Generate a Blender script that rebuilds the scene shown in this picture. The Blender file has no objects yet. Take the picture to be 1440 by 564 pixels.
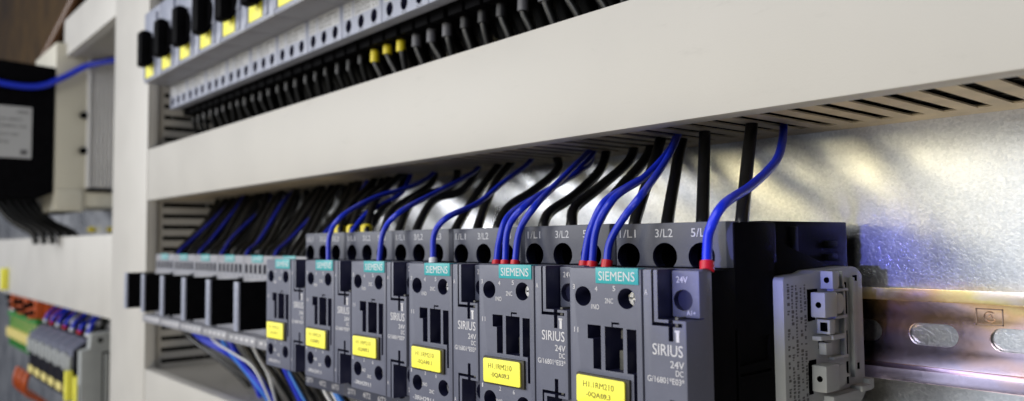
import bpy, bmesh, math, random
from mathutils import Vector, Matrix
random.seed(7)
S = bpy.context.scene
COL = S.collection
MM = 0.001

# ------------------------------------------------------------------ materials
def mat(name, col, rough=.5, metal=0., spec=.5, bump=0., bscale=2000., var=0., vscale=300., coat=0.):
    m = bpy.data.materials.new(name); m.use_nodes = True
    nt = m.node_tree; b = nt.nodes['Principled BSDF']
    b.inputs['Base Color'].default_value = (*col, 1)
    b.inputs['Roughness'].default_value = rough
    b.inputs['Metallic'].default_value = metal
    b.inputs['Specular IOR Level'].default_value = spec
    b.inputs['Coat Weight'].default_value = coat
    tc = nt.nodes.new('ShaderNodeTexCoord')
    if bump:
        n = nt.nodes.new('ShaderNodeTexNoise'); n.inputs['Scale'].default_value = bscale; n.inputs['Detail'].default_value = 3
        bp = nt.nodes.new('ShaderNodeBump'); bp.inputs['Strength'].default_value = bump; bp.inputs['Distance'].default_value = .0003
        nt.links.new(tc.outputs['Object'], n.inputs['Vector']); nt.links.new(n.outputs['Fac'], bp.inputs['Height'])
        nt.links.new(bp.outputs['Normal'], b.inputs['Normal'])
    if var:
        n = nt.nodes.new('ShaderNodeTexNoise'); n.inputs['Scale'].default_value = vscale; n.inputs['Detail'].default_value = 5
        r = nt.nodes.new('ShaderNodeMapRange'); r.inputs['From Min'].default_value = .3; r.inputs['From Max'].default_value = .7
        r.inputs['To Min'].default_value = 1 - var; r.inputs['To Max'].default_value = 1 + var
        mx = nt.nodes.new('ShaderNodeVectorMath'); mx.operation = 'SCALE'
        mx.inputs[0].default_value = col
        nt.links.new(tc.outputs['Object'], n.inputs['Vector']); nt.links.new(n.outputs['Fac'], r.inputs['Value'])
        nt.links.new(r.outputs['Result'], mx.inputs['Scale']); nt.links.new(mx.outputs['Vector'], b.inputs['Base Color'])
        r2 = nt.nodes.new('ShaderNodeMapRange'); r2.inputs['To Min'].default_value = rough - .08; r2.inputs['To Max'].default_value = rough + .08
        nt.links.new(n.outputs['Fac'], r2.inputs['Value']); nt.links.new(r2.outputs['Result'], b.inputs['Roughness'])
    return m
M = {}
M['duct'] = mat('duct_plastic', (.50, .488, .465), .48, bump=.15, bscale=1500, var=.03, vscale=22)
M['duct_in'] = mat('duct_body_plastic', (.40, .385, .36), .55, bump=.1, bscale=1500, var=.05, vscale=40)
M['duct_low'] = mat('duct_body_tan_plastic', (.58, .49, .35), .5, bump=.1, bscale=1500, var=.18, vscale=60)  # same duct plastic, warm light cast from below put into the colour
M['grey'] = mat('contactor_grey_plastic', (.117, .126, .178), .42, bump=.25, bscale=2600, var=.05, vscale=90)
M['grey_t'] = mat('terminal_grey_plastic', (.060, .066, .100), .42, bump=.25, bscale=2600, var=.05, vscale=90)  # same plastic as the contactor fronts, shade of the terminal faces in the colour
M['grey_l'] = mat('relay_grey_plastic', (.27, .275, .315), .45, bump=.2, bscale=2600, var=.05, vscale=90)
M['strip'] = mat('breaker_strip_plastic', (.28, .305, .40), .45, bump=.2, bscale=2600, var=.05, vscale=120)
M['black'] = mat('black_plastic', (.004, .004, .005), .45, spec=.12, bump=.2, bscale=2200, var=.2, vscale=120)
M['black'].node_tree.nodes['Principled BSDF'].inputs['IOR'].default_value = 1.12
M['wedge'] = mat('dark_grey_plastic', (.014, .014, .019), .45, spec=.2, bump=.2, bscale=2200)
M['wedge'].node_tree.nodes['Principled BSDF'].inputs['IOR'].default_value = 1.15
M['navy'] = mat('recess_plastic', (.022, .024, .066), .4)  # shade inside holes and on recess walls, put in as dark navy
M['white'] = mat('white_print', (.62, .62, .66), .5)
def scuff(m, amount, scale, lo=.62):
    nt = m.node_tree; b = nt.nodes['Principled BSDF']; L = nt.links
    tc = nt.nodes.new('ShaderNodeTexCoord'); mp = nt.nodes.new('ShaderNodeMapping'); mp.inputs['Scale'].default_value = scale; mp.inputs['Rotation'].default_value = (0, .35, 0)
    n = nt.nodes.new('ShaderNodeTexNoise'); n.inputs['Scale'].default_value = 3; n.inputs['Detail'].default_value = 8; n.inputs['Roughness'].default_value = .7
    r = nt.nodes.new('ShaderNodeMapRange'); r.inputs['From Min'].default_value = lo; r.inputs['From Max'].default_value = lo + .1; r.inputs['To Min'].default_value = 1; r.inputs['To Max'].default_value = amount
    L.new(tc.outputs['Object'], mp.inputs['Vector']); L.new(mp.outputs['Vector'], n.inputs['Vector']); L.new(n.outputs['Fac'], r.inputs['Value'])
    src = b.inputs['Base Color'].links[0].from_socket
    sc = nt.nodes.new('ShaderNodeVectorMath'); sc.operation = 'SCALE'; L.new(src, sc.inputs[0]); L.new(r.outputs['Result'], sc.inputs['Scale']); L.new(sc.outputs['Vector'], b.inputs['Base Color'])
scuff(M['duct'], .94, (14, 60, 55), .6)
scuff(M['grey'], 1.16, (160, 200, 420), .58)
M['teal'] = mat('teal_label', (.03, .36, .40), .4)
M['yellow'] = mat('yellow_label', (.95, .90, .10), .5)
M['ink'] = mat('label_ink', (.27, .24, .045), .6)
M['holder'] = mat('label_holder', (.03, .026, .015), .5)
M['screw'] = mat('screw_steel', (.62, .62, .64), .3, 1.)
M['brown'] = mat('indicator_plastic', (.10, .10, .092), .5)
M['cblack'] = mat('cable_black', (.008, .008, .008), .36, spec=.4, bump=.1, bscale=900, var=.2, vscale=200)
M['cmatte'] = mat('cable_matt_black', (.003, .003, .003), .6, spec=.12)
M['cdblue'] = mat('cable_dark_blue', (.005, .014, .30), .4, var=.1, vscale=200)
M['cblue'] = mat('cable_blue', (.007, .028, .56), .35, bump=.1, bscale=900, var=.08, vscale=200)
M['clblue'] = mat('cable_light_blue', (.05, .24, .80), .33)
M['cwhite'] = mat('cable_white', (.74, .76, .82), .4)
M['cbrown'] = mat('cable_brown', (.11, .045, .012), .4)
M['red'] = mat('ferrule_red', (.60, .008, .02), .4)
M['boot_y'] = mat('ferrule_yellow', (.86, .70, .02), .45)
M['boot_g'] = mat('ferrule_grey', (.12, .12, .135), .45)
M['boot_d'] = mat('ferrule_dark', (.014, .014, .016), .45)
M['module'] = mat('end_block_plastic', (.30, .318, .325), .5, bump=.2, bscale=2600, var=.07, vscale=100)
M['mink'] = mat('embossed_print', (.075, .075, .08), .6)
M['cream'] = mat('cream_plastic', (.55, .53, .45), .5, var=.04, vscale=20)
M['alu'] = mat('heat_sink_aluminium', (.58, .58, .59), .5, .0, var=.04, vscale=40)
M['cream_y'] = mat('pale_yellow_label', (.72, .62, .22), .5)
M['sock'] = mat('dull_orange_plastic', (.50, .085, .012), .5)
M['tag_white'] = mat('printed_tag', (.46, .47, .50), .5)
M['rail_mark'] = mat('stamp_shadow', (.42, .30, .24), .4, 1.)
M['paper'] = mat('paper_label', (.42, .43, .45), .6)
M['orange'] = mat('orange_plastic', (.75, .13, .015), .45)
M['green'] = mat('green_plastic', (.02, .22, .035), .45)
M['gink'] = mat('dark_print', (.10, .10, .11), .6)
M['cabinet'] = mat('cabinet_dark_paint', (.085, .048, .014), .35, bump=.4, bscale=60, var=.5, vscale=9)

def plate_mat():
    m = mat('galvanised_steel', (.5, .5, .5), .34, 1.)
    nt = m.node_tree; b = nt.nodes['Principled BSDF']; L = nt.links
    tc = nt.nodes.new('ShaderNodeTexCoord')
    v = nt.nodes.new('ShaderNodeTexVoronoi'); v.inputs['Scale'].default_value = 1100
    n = nt.nodes.new('ShaderNodeTexNoise'); n.inputs['Scale'].default_value = 1300; n.inputs['Detail'].default_value = 6
    n2 = nt.nodes.new('ShaderNodeTexNoise'); n2.inputs['Scale'].default_value = 22; n2.inputs['Detail'].default_value = 5; n2.inputs['Roughness'].default_value = .65
    for k in (v, n, n2): L.new(tc.outputs['Object'], k.inputs['Vector'])
    add = nt.nodes.new('ShaderNodeMath'); add.operation = 'ADD'
    L.new(v.outputs['Color'], add.inputs[0]); L.new(n.outputs['Fac'], add.inputs[1])
    r = nt.nodes.new('ShaderNodeValToRGB'); r.color_ramp.elements[0].color = (.66, .675, .70, 1); r.color_ramp.elements[1].color = (.82, .83, .85, 1)
    r.color_ramp.elements[0].position = .3; r.color_ramp.elements[1].position = .8
    mx = nt.nodes.new('ShaderNodeMath'); mx.operation = 'MULTIPLY'; mx.inputs[1].default_value = .55
    L.new(add.outputs[0], mx.inputs[0])
    mix = nt.nodes.new('ShaderNodeMath'); mix.operation = 'MULTIPLY_ADD'; mix.inputs[1].default_value = .5
    L.new(mx.outputs[0], mix.inputs[2]); 
    s2 = nt.nodes.new('ShaderNodeMath'); s2.operation = 'SUBTRACT'; s2.inputs[1].default_value = .5
    L.new(n2.outputs['Fac'], s2.inputs[0]); L.new(s2.outputs[0], mix.inputs[0])
    L.new(mix.outputs[0], r.inputs['Fac']); L.new(r.outputs['Color'], b.inputs['Base Color'])
    rr = nt.nodes.new('ShaderNodeMapRange'); rr.inputs['From Min'].default_value = .3; rr.inputs['From Max'].default_value = .7
    rr.inputs['To Min'].default_value = .25; rr.inputs['To Max'].default_value = .38
    L.new(n2.outputs['Fac'], rr.inputs['Value']); L.new(rr.outputs['Result'], b.inputs['Roughness'])
    bp = nt.nodes.new('ShaderNodeBump'); bp.inputs['Strength'].default_value = .22; bp.inputs['Distance'].default_value = .0002
    L.new(add.outputs[0], bp.inputs['Height']); L.new(bp.outputs['Normal'], b.inputs['Normal'])
    return m
M['plate'] = plate_mat()

def rail_mat():
    m = mat('yellow_zinc_steel', (.8, .6, .4), .28, 1.)
    nt = m.node_tree; b = nt.nodes['Principled BSDF']; L = nt.links
    tc = nt.nodes.new('ShaderNodeTexCoord')
    mp = nt.nodes.new('ShaderNodeMapping'); mp.inputs['Scale'].default_value = (26, 26, 60)
    n = nt.nodes.new('ShaderNodeTexNoise'); n.inputs['Scale'].default_value = 1.2; n.inputs['Detail'].default_value = 3
    L.new(tc.outputs['Object'], mp.inputs['Vector']); L.new(mp.outputs['Vector'], n.inputs['Vector'])
    r = nt.nodes.new('ShaderNodeValToRGB')
    e = r.color_ramp.elements
    e[0].position = .28; e[0].color = (.62, .55, .74, 1)
    e[1].position = .78; e[1].color = (.80, .70, .76, 1)
    for p, c in ((.42, (.80, .56, .54, 1)), (.54, (.84, .54, .28, 1)), (.66, (.84, .68, .30, 1))):
        x = e.new(p); x.color = c
    sx = nt.nodes.new('ShaderNodeSeparateXYZ'); L.new(tc.outputs['Object'], sx.inputs['Vector'])
    zr = nt.nodes.new('ShaderNodeMapRange'); zr.inputs['From Min'].default_value = -.016; zr.inputs['From Max'].default_value = .012
    zr.inputs['To Min'].default_value = -.26; zr.inputs['To Max'].default_value = .06
    L.new(sx.outputs['Z'], zr.inputs['Value'])
    ad = nt.nodes.new('ShaderNodeMath'); ad.operation = 'ADD'; L.new(n.outputs['Fac'], ad.inputs[0]); L.new(zr.outputs['Result'], ad.inputs[1])
    L.new(ad.outputs[0], r.inputs['Fac']); L.new(r.outputs['Color'], b.inputs['Base Color'])
    n3 = nt.nodes.new('ShaderNodeTexNoise'); n3.inputs['Scale'].default_value = 700
    L.new(tc.outputs['Object'], n3.inputs['Vector'])
    rr = nt.nodes.new('ShaderNodeMapRange'); rr.inputs['To Min'].default_value = .17; rr.inputs['To Max'].default_value = .29
    L.new(n3.outputs['Fac'], rr.inputs['Value']); L.new(rr.outputs['Result'], b.inputs['Roughness'])
    return m
M['rail'] = rail_mat()

# ------------------------------------------------------------------ mesh helpers (all in millimetres)
class MB:
    def __init__(s): s.bm = bmesh.new()
    def box(s, x0, x1, y0, y1, z0, z1, bev=0, mi=0, seg=2):
        b2 = bmesh.new(); bmesh.ops.create_cube(b2, size=1)
        for v in b2.verts: v.co = Vector((x0 + (v.co.x + .5) * (x1 - x0), y0 + (v.co.y + .5) * (y1 - y0), z0 + (v.co.z + .5) * (z1 - z0)))
        if bev: bmesh.ops.bevel(b2, geom=b2.edges[:], offset=bev, segments=seg, affect='EDGES', profile=.6)
        s._merge(b2, mi); return s
    def _merge(s, b2, mi):
        b2.normal_update()
        if b2.calc_volume(signed=True) < 0: bmesh.ops.reverse_faces(b2, faces=b2.faces[:])
        for f in b2.faces: f.material_index = mi
        t = bpy.data.meshes.new('t'); b2.to_mesh(t); b2.free(); s.bm.from_mesh(t); bpy.data.meshes.remove(t)
    def prism(s, prof, a0, a1, axis='x', bev=0, mi=0):
        """closed outline prof extruded from a0 to a1; axis x: outline (y,z); y: (x,z); z: (x,y)"""
        def P(a, q): return {'x': (a, q[0], q[1]), 'y': (q[0], a, q[1]), 'z': (q[0], q[1], a)}[axis]
        b2 = bmesh.new()
        A = [b2.verts.new(P(a0, q)) for q in prof]; B = [b2.verts.new(P(a1, q)) for q in prof]
        n = len(prof); b2.faces.new(A); b2.faces.new(B[::-1])
        for i in range(n): b2.faces.new((A[i], B[i], B[(i + 1) % n], A[(i + 1) % n]))
        bmesh.ops.recalc_face_normals(b2, faces=b2.faces[:])
        if bev: bmesh.ops.bevel(b2, geom=b2.edges[:], offset=bev, segments=2, affect='EDGES', profile=.6)
        s._merge(b2, mi); return s
    def cyl(s, c, r, l, axis='y', n=28, sx=1, sz=1, r2=None, mi=0):
        """cylinder starting at c and running +l along the axis"""
        b2 = bmesh.new()
        bmesh.ops.create_cone(b2, cap_ends=True, segments=n, radius1=r, radius2=r if r2 is None else r2, depth=l)
        for v in b2.verts:
            x, y, z = v.co
            z += l / 2
            q = {'y': (x * sx, z, y * sz), 'z': (x * sx, y * sz, z), 'x': (z, x * sx, y * sz)}[axis]
            v.co = Vector(q) + Vector(c)
        bmesh.ops.recalc_face_normals(b2, faces=b2.faces[:])
        s._merge(b2, mi); return s
    def stadium(s, cx, cz, w, h, y0, y1, axis='y', n=10, mi=0):
        r = h / 2; pr = []
        for k in range(n + 1):
            a = -math.pi / 2 + math.pi * k / n; pr.append((cx + w / 2 - r + r * math.cos(a), cz + r * math.sin(a)))
        for k in range(n + 1):
            a = math.pi / 2 + math.pi * k / n; pr.append((cx - w / 2 + r + r * math.cos(a), cz + r * math.sin(a)))
        return s.prism(pr, y0, y1, axis, mi=mi)
    def rrect(s, x0, x1, z0, z1, r, y0, y1, bev=0):
        pr = []
        for cx, cz, a0 in ((x1 - r, z0 + r, -90), (x1 - r, z1 - r, 0), (x0 + r, z1 - r, 90), (x0 + r, z0 + r, 180)):
            for k in range(5): a = math.radians(a0 + 22.5 * k); pr.append((cx + r * math.cos(a), cz + r * math.sin(a)))
        return s.prism(pr, y0, y1, 'y', bev)
    def tube(s, pts, r, n=12, caps=True, mi=0, sub=7):
        P = [Vector(p) for p in pts]
        Q = [P[0] * 2 - P[1]] + P + [P[-1] * 2 - P[-2]]; C = []
        for i in range(1, len(Q) - 2):
            for k in range(sub):
                t = k / sub; a, b, c, d = Q[i - 1:i + 3]
                C.append(.5 * ((2 * b) + (c - a) * t + (2 * a - 5 * b + 4 * c - d) * t * t + (3 * b - a - 3 * c + d) * t ** 3))
        C.append(P[-1]); b2 = bmesh.new(); rings = []; up = None
        for i, c in enumerate(C):
            T = (C[min(i + 1, len(C) - 1)] - C[max(i - 1, 0)]).normalized()
            if up is None: up = T.orthogonal().normalized()
            up = (up - T * up.dot(T)).normalized(); w = T.cross(up)
            rings.append([b2.verts.new(c + (up * math.cos(2 * math.pi * k / n) + w * math.sin(2 * math.pi * k / n)) * r) for k in range(n)])
        for A, B in zip(rings, rings[1:]):
            for k in range(n): b2.faces.new((A[k], A[(k + 1) % n], B[(k + 1) % n], B[k]))
        if caps: b2.faces.new(rings[0][::-1]); b2.faces.new(rings[-1])
        bmesh.ops.recalc_face_normals(b2, faces=b2.faces[:])
        s._merge(b2, mi); return s
    def mesh(s, name, mats, smooth=True):
        bmesh.ops.scale(s.bm, vec=(MM,) * 3, verts=s.bm.verts[:])
        me = bpy.data.meshes.new(name); s.bm.to_mesh(me); s.bm.free()
        for m in (mats if isinstance(mats, (list, tuple)) else [mats]): me.materials.append(M[m])
        if smooth:
            me.polygons.foreach_set('use_smooth', [True] * len(me.polygons)); me.set_sharp_from_angle(angle=math.radians(38))
        return me
    def build(s, name, mats, parent=None, off=(0, 0, 0), cut=None, cutmat=None):
        me = s.mesh(name, mats)
        o = bpy.data.objects.new(name, me); COL.objects.link(o)
        if cut is not None:
            cm = cut.mesh('c', cutmat or mats, smooth=False); co = bpy.data.objects.new('c', cm); COL.objects.link(co)
            md = o.modifiers.new('b', 'BOOLEAN'); md.operation = 'DIFFERENCE'; md.solver = 'EXACT'; md.object = co
            md.material_mode = 'TRANSFER'; md.use_self = True
            dg = bpy.context.evaluated_depsgraph_get(); dg.update()
            nm = bpy.data.meshes.new_from_object(o.evaluated_get(dg)); nm.name = name
            o.modifiers.clear(); o.data = nm; bpy.data.objects.remove(co)
            nm.polygons.foreach_set('use_smooth', [True] * len(nm.polygons)); nm.set_sharp_from_angle(angle=math.radians(38))
        o.location = Vector(off) * MM
        if parent: o.parent = parent
        return o

def tag(o, label=None, cat=None, group=None, kind=None):
    if label: o['label'] = label
    if cat: o['category'] = cat
    if group: o['group'] = group
    if kind: o['kind'] = kind
    return o
def empty(name, loc, label=None, cat=None, group=None):
    o = bpy.data.objects.new(name, None); COL.objects.link(o); o.location = Vector(loc) * MM; o.empty_display_size = .01
    return tag(o, label, cat, group)
def copy_tree(o, parent=None):
    c = o.copy(); COL.objects.link(c); c.parent = parent
    for ch in list(o.children): copy_tree(ch, c)
    return c
def find(root, name):
    for c in root.children_recursive:
        if c.name.split('.')[0] == name: return c

_f = {}
def text_verts(mb, s, x0, z0, w, h, y, depth=.12, axis='y', mi=0):
    """flat lettering: lower-left (x0,z0), size w x h, facing -Y at plane y  (axis 'x': facing +X, reading along +Y)"""
    if s not in _f:
        cu = bpy.data.curves.new('t', 'FONT'); cu.body = s; cu.resolution_u = 3; cu.extrude = 0
        o = bpy.data.objects.new('t', cu); COL.objects.link(o); bpy.context.view_layer.update()
        me = bpy.data.meshes.new_from_object(o); bpy.data.objects.remove(o)
        xs = [v.co.x for v in me.vertices]; ys = [v.co.y for v in me.vertices]
        _f[s] = ([((v.co.x - min(xs)) / max(1e-6, max(xs) - min(xs)), (v.co.y - min(ys)) / (max(ys) - min(ys))) for v in me.vertices], [tuple(p.vertices) for p in me.polygons])
    V, F = _f[s]; b2 = bmesh.new()
    vs = [b2.verts.new((x0 + u * w, y, z0 + v * h) if axis == 'y' else (y, x0 + u * w, z0 + v * h)) for u, v in V]
    for f in F:
        try: b2.faces.new([vs[i] for i in f])
        except ValueError: pass
    g = bmesh.ops.extrude_face_region(b2, geom=b2.faces[:])
    d = Vector((0, -depth, 0)) if axis == 'y' else Vector((depth, 0, 0))
    bmesh.ops.translate(b2, vec=d, verts=[v for v in g['geom'] if isinstance(v, bmesh.types.BMVert)])
    bmesh.ops.recalc_face_normals(b2, faces=b2.faces[:])
    mb._merge(b2, mi)

ORD = ['first', 'second', 'third', 'fourth', 'fifth', 'sixth', 'seventh', 'eighth', 'ninth', 'tenth', 'eleventh', 'twelfth', 'thirteenth', 'fourteenth', 'fifteenth', 'sixteenth', 'seventeenth', 'eighteenth']

# ------------------------------------------------------------------ setting
b = MB(); b.box(-2300, 420, 112, 114, -420, 330)
tag(b.build('mounting_plate', 'plate'), 'bare galvanised steel back plate of the control cabinet behind the ducts', 'back plate', kind='structure')
b = MB(); b.box(-3200, 420, 230, 240, -500, 1700)
tag(b.build('cabinet_back_wall', 'cabinet'), 'dark brown cabinet wall beyond the top of the mounting plate', 'cabinet wall', kind='structure')

# ------------------------------------------------------------------ cable ducts
def h_duct(name, x0, x1, z0, z1, label, pitch=10., ph=9.6, cover_y=38., tan=True, lo=True, hi=True, endcap=False):
    """horizontal duct: cover toward the viewer, slotted walls above and below"""
    t = empty(name, (x0, 112, z0)); tag(t, label, 'cable duct'); off = (-x0, -112, -z0)
    c = MB()
    c.box(x0, x1, cover_y, cover_y + 1.8, z0, z1, .5)
    c.box(x0, x1, cover_y + 1.7, 47, z0, z0 + 1.1, .3); c.box(x0, x1, cover_y + 1.7, 47, z1 - 1.1, z1, .3)
    c.build('duct_cover', 'duct', t, off)
    w = MB()
    for on, za, zb in ((lo, z0 + 1.3, z0 + 1.85), (hi, z1 - 1.85, z1 - 1.3)):
        if not on: continue
        w.box(x0, x1, 41, 50.5, za, zb)
        w.box(x0, x1, 99, 111.9, za, zb)
        k = math.ceil((x0 - ph) / pitch) ; x = k * pitch + ph
        xs = x0
        while x < x1 - 5:
            w.box(xs, x, 50.5, 99, za, zb); xs = x + 4.3; x += pitch
        w.box(xs, x1, 50.5, 99, za, zb)
    w.box(x0, x1, 110, 111.8, z0 + 3, z1 - 3)
    w.box(x0, x0 + 1.5, 41, 110, z0 + 3, z1 - 3); w.box(x1 - 1.5, x1, 41, 110, z0 + 3, z1 - 3)
    w.build('duct_channel', 'duct_low' if tan else 'duct_in', t, off)
    return t
h_duct('cable_duct', -611.6, 330, 81.5, 127.2, 'long grey plastic cable duct between the upper breakers and the row of contactors')
h_duct('cable_duct', -611.6, 330, -112, -67, 'grey slotted cable duct at the bottom, below the contactors', tan=False)
h_duct('cable_duct', -2100, -725.4, -31.5, 53, 'wide grey cable duct left of the upright duct, above the orange and green terminals', tan=False)
h_duct('cable_duct', -962, -725.4, 274.5, 321, 'short cream cable duct at the upper left with its left end open', tan=False)

# upright duct with a slotted right wall
t = empty('cable_duct', (-668, 112, -420), 'broad upright grey cable duct standing left of all the breakers and contactors', 'cable duct')
off = (668, -112, 420)
c = MB(); c.box(-725, -612, 37.6, 39.5, -420, 430, .5)
c.box(-613.3, -612, 39.4, 46.5, -420, 430, .3); c.box(-725, -723.7, 39.4, 46.5, -420, 430, .3)
c.build('duct_cover', 'duct', t, off)
w = MB()
for xa, xb in ((-615.2, -613.6), (-723.4, -721.8)):
    w.box(xa, xb, 42, 52, -420, 430); w.box(xa, xb, 100, 111.9, -420, 430)
    z = -420.
    while z < 425:
        w.box(xa, xb, 52, 100, z, z + 6.0); z += 10.
w.box(-721.6, -615.4, 110, 111.8, -420, 430)
w.build('duct_channel', 'duct_in', t, off)

# ------------------------------------------------------------------ DIN rails
def din_rail(x0, x1, zc, label, ph=19.5):
    z0, z1 = zc - 15.6, zc + 15.6
    pr = [(100, z1), (100, z1 - 4.2), (109.8, z1 - 4.2), (109.8, z0 + 4.2), (100, z0 + 4.2), (100, z0), (101.2, z0), (101.2, z0 + 3.0), (111.0, z0 + 3.0),
          (111.0, z1 - 3.0), (101.2, z1 - 3.0), (101.2, z1)]
    b = MB(); b.prism(pr, x0, x1, 'x', bev=.28)
    c = MB(); k = math.floor((x1 - ph) / 25.2)
    for i in range(k, -6, -1): c.stadium(ph + 25.2 * i, zc - .4, 16.0, 7.6, 104, 111.9)
    o = b.build('din_rail', ['rail'], None, (-x1, -112, -zc), cut=c, cutmat=['rail']); o.location = (x1 * MM, .112, zc * MM)
    # mesh was built at world mm: shift
    o.data.transform(Matrix.Translation(Vector((-x1, -112, -zc)) * MM))
    return tag(o, label, 'rail')
rail = din_rail(-540, 230, 9.5, 'iridescent yellow zinc mounting rail with oval slots at the right edge, carrying the contactors')
# stamped square emblem
b = MB()
for a in (33.0, 40.6): b.box(a, a + .35, 109.55, 109.9, 13.6, 18.9)
for a in (13.6, 18.6): b.box(33, 40.95, 109.55, 109.9, a, a + .35)
b.tube([(37.1 + 1.6 * math.cos(math.radians(a)), 109.7, 16.3 + 1.6 * math.sin(math.radians(a))) for a in range(40, 330, 24)], .22, 8, sub=2); b.tube([(36.6, 109.7, 16.3), (37.3, 109.7, 17.0), (37.9, 109.7, 16.0)], .2, 8, sub=2)
b.build('stamped_mark', 'rail_mark', rail, (-230, -112, -9.5))

# ------------------------------------------------------------------ contactor prototype (unit-local millimetres, x 0..45)
OFF = (-22.5, -100, -9.5)
def make_contactor():
    root = empty('contactor', (0, 0, 0))
    body = MB()
    body.box(.4, 44.6, 12, 24, -20.6, 33.4, .4)
    body.box(.3, 44.7, 23.6, 46, -34, 47.2, .5)
    body.prism([(46, 43), (90, 31.4), (95, 31), (95, -14), (46, -28)], .6, 41.5, 'x', .3)
    body.box(3, 40, 46.2, 101, -24, 47.8, .5)
    for zz in (40, 35.6): body.box(40, 41.6, 84, 91, zz - 1.2, zz + 1.2, .5)
    body.box(40, 40.9, 62, 66, 34, 46, .3)
    cut = MB(); cut.box(43.6, 46, 23, 24.4, -6, 16); cut.box(43.6, 46, 25, 41.5, 2.5, 3.4); cut.prism([(25, 11), (41, 13.5), (41, 6), (25, 5.4)], 43.7, 46, 'x')
    cut.box(43.9, 46, 44, 47.2, 29, 35)
    for z in (37, -24):
        for hx in (5.6, 20.3, 34.0): cut.cyl((hx, 20, z), 4.25, 15, sx=1.12, n=36)
    body.build('housing', ['black'], root, OFF, cut=cut, cutmat=['black'])
    # terminal blocks, top and bottom
    for s in (0, 1):
        f = (lambda z: z) if s == 0 else (lambda z: 13 - z)
        zz = sorted((f(33.8), f(47.4)))
        tb = MB(); tb.prism([(.25, 23.6), (.25, 22.7), (.5, 22.5), (42.6, 22.5), (44.6, 23.9), (44.6, 27), (.25, 27)], zz[0], zz[1], 'z', .18)
        cut = MB()
        for hx in (5.6, 20.3, 34.0): cut.cyl((hx, 20, f(37)), 4.25, 9, sx=1.12, n=36, mi=0)
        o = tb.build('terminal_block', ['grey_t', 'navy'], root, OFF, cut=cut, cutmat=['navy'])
        l = MB()
        for tx, hx in zip((('1/L1', '3/L2', '5/L3') if s == 0 else ('2/T1', '4/T2', '6/T3')), (5.6, 20.3, 34.0)):
            text_verts(l, tx, hx - 3.6, f(44.2) - 1.25, 6.8, 2.6, 22.5, .08)
        l.build('lettering', 'white', o)
        sc = MB()
        for hx in (5.6, 20.3, 34.0):
            sc.cyl((hx, 31.5, f(37)), 2.6, .8); 
        sc.build('terminal_screw', 'wedge', o)
    # left front block
    fb = MB(); fb.box(.8, 29.4, 0, 12.2, -21, 33.9, .55)
    cut = MB()
    for z in (25.3, -12.2):
        cut.cyl((6.6, -1, z), 3.0, 8, sx=1.12, n=32); cut.cyl((23.9, -1, z), 3.0, 8, sx=1.12, n=32)
    cut.prism([(8.3, 16.9), (13.7, 16.9), (13.7, 3.9), (10.5, 3.9), (10.5, 12.7), (8.3, 12.7)], -1, 9, 'y')
    cut.prism([(15.3, 16.8), (18.0, 16.8), (18.0, 18.2), (21.0, 18.2), (21.0, 17.6), (18.5, 17.6), (18.5, 16.8), (22.4, 16.8), (22.4, 3.9), (15.3, 3.9)], -1, 9, 'y')
    cut.prism([(23.8, 16.6), (27.4, 16.6), (27.4, -4.5), (26.2, -4.5), (26.2, 3.9), (23.8, 3.9)], -1, 9, 'y')
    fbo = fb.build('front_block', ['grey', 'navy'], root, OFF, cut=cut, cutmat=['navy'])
    fbo.data.materials[1] = M['navy']
    ind = MB()
    ind.box(12.2, 14.2, 5, 10, 3.0, 9.5); ind.box(17.4, 21.2, 4, 10, 3.0, 9.6, .2); ind.box(17.6, 21.0, 4.5, 10, 13.0, 15.6, .2)
    ind.box(24.6, 28.2, 4, 10, 3.0, 9.6, .2); ind.box(24.6, 28.2, 4.5, 10, 13.0, 16.2, .2)
    ind.build('slide_indicator', 'brown', fbo)
    for z in (25.3, -12.2):
        sc = MB(); sc.cyl((25.0, 2.2, z), 2.0, 3.6, n=20)
        cut = MB(); cut.box(23.3, 26.7, 1.5, 2.9, z - .28, z + .28); cut.box(24.72, 25.28, 1.5, 2.9, z - 1.7, z + 1.7)
        sc.build('terminal_screw', ['screw'], fbo, cut=cut)
    l = MB()
    for s_, x, z, w, h in (('3', 2.3, 27.3, .9, 1.5), ('4', 11.6, 27.0, 1.0, 1.5), ('5', 18.7, 27.3, 1.0, 1.5), ('1NO', 10.0, 21.6, 3.2, 1.5), ('2NC', 15.6, 23.6, 3.2, 1.5), ('11', 2.7, 14.2, 1.7, 1.6),
                           ('1', 2.3, -8.6, .5, 1.4), ('2', 11.6, -8.7, .9, 1.4), ('6', 18.7, -9.0, .9, 1.4), ('1NO', 10.0, -13.0, 3.2, 1.4), ('2NC', 14.6, -15.2, 3.2, 1.4), ('-3RH2911', 3.5, -18.8, 14, 1.7)):
        text_verts(l, s_, x, z, w, h, 0, .07)
    l.build('lettering', 'white', fbo)
    bl = MB(); bl.box(12.2, 28.7, -.35, 3, 29.4, 34.1, .12)
    blo = bl.build('brand_label', 'teal', root, OFF)
    l = MB(); text_verts(l, 'SIEMENS', 13.4, 30.3, 14.0, 2.7, -.35, .05); l.build('lettering', 'white', blo)
    hd = MB(); hd.box(4.2, 25.2, -.9, .4, -6.9, 2.4, .15); mh = hd.build('marker_label', 'holder', root, OFF)
    yl = MB(); yl.rrect(4.7, 23.9, -6.3, 1.9, .75, -1.5, -.85, .12); yo = yl.build('label_plate', 'yellow', mh)
    # right coil panel
    cp = MB(); cp.box(30.0, 44.7, 0, 12.2, -21, 33.9, .5)
    cut = MB()
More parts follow.
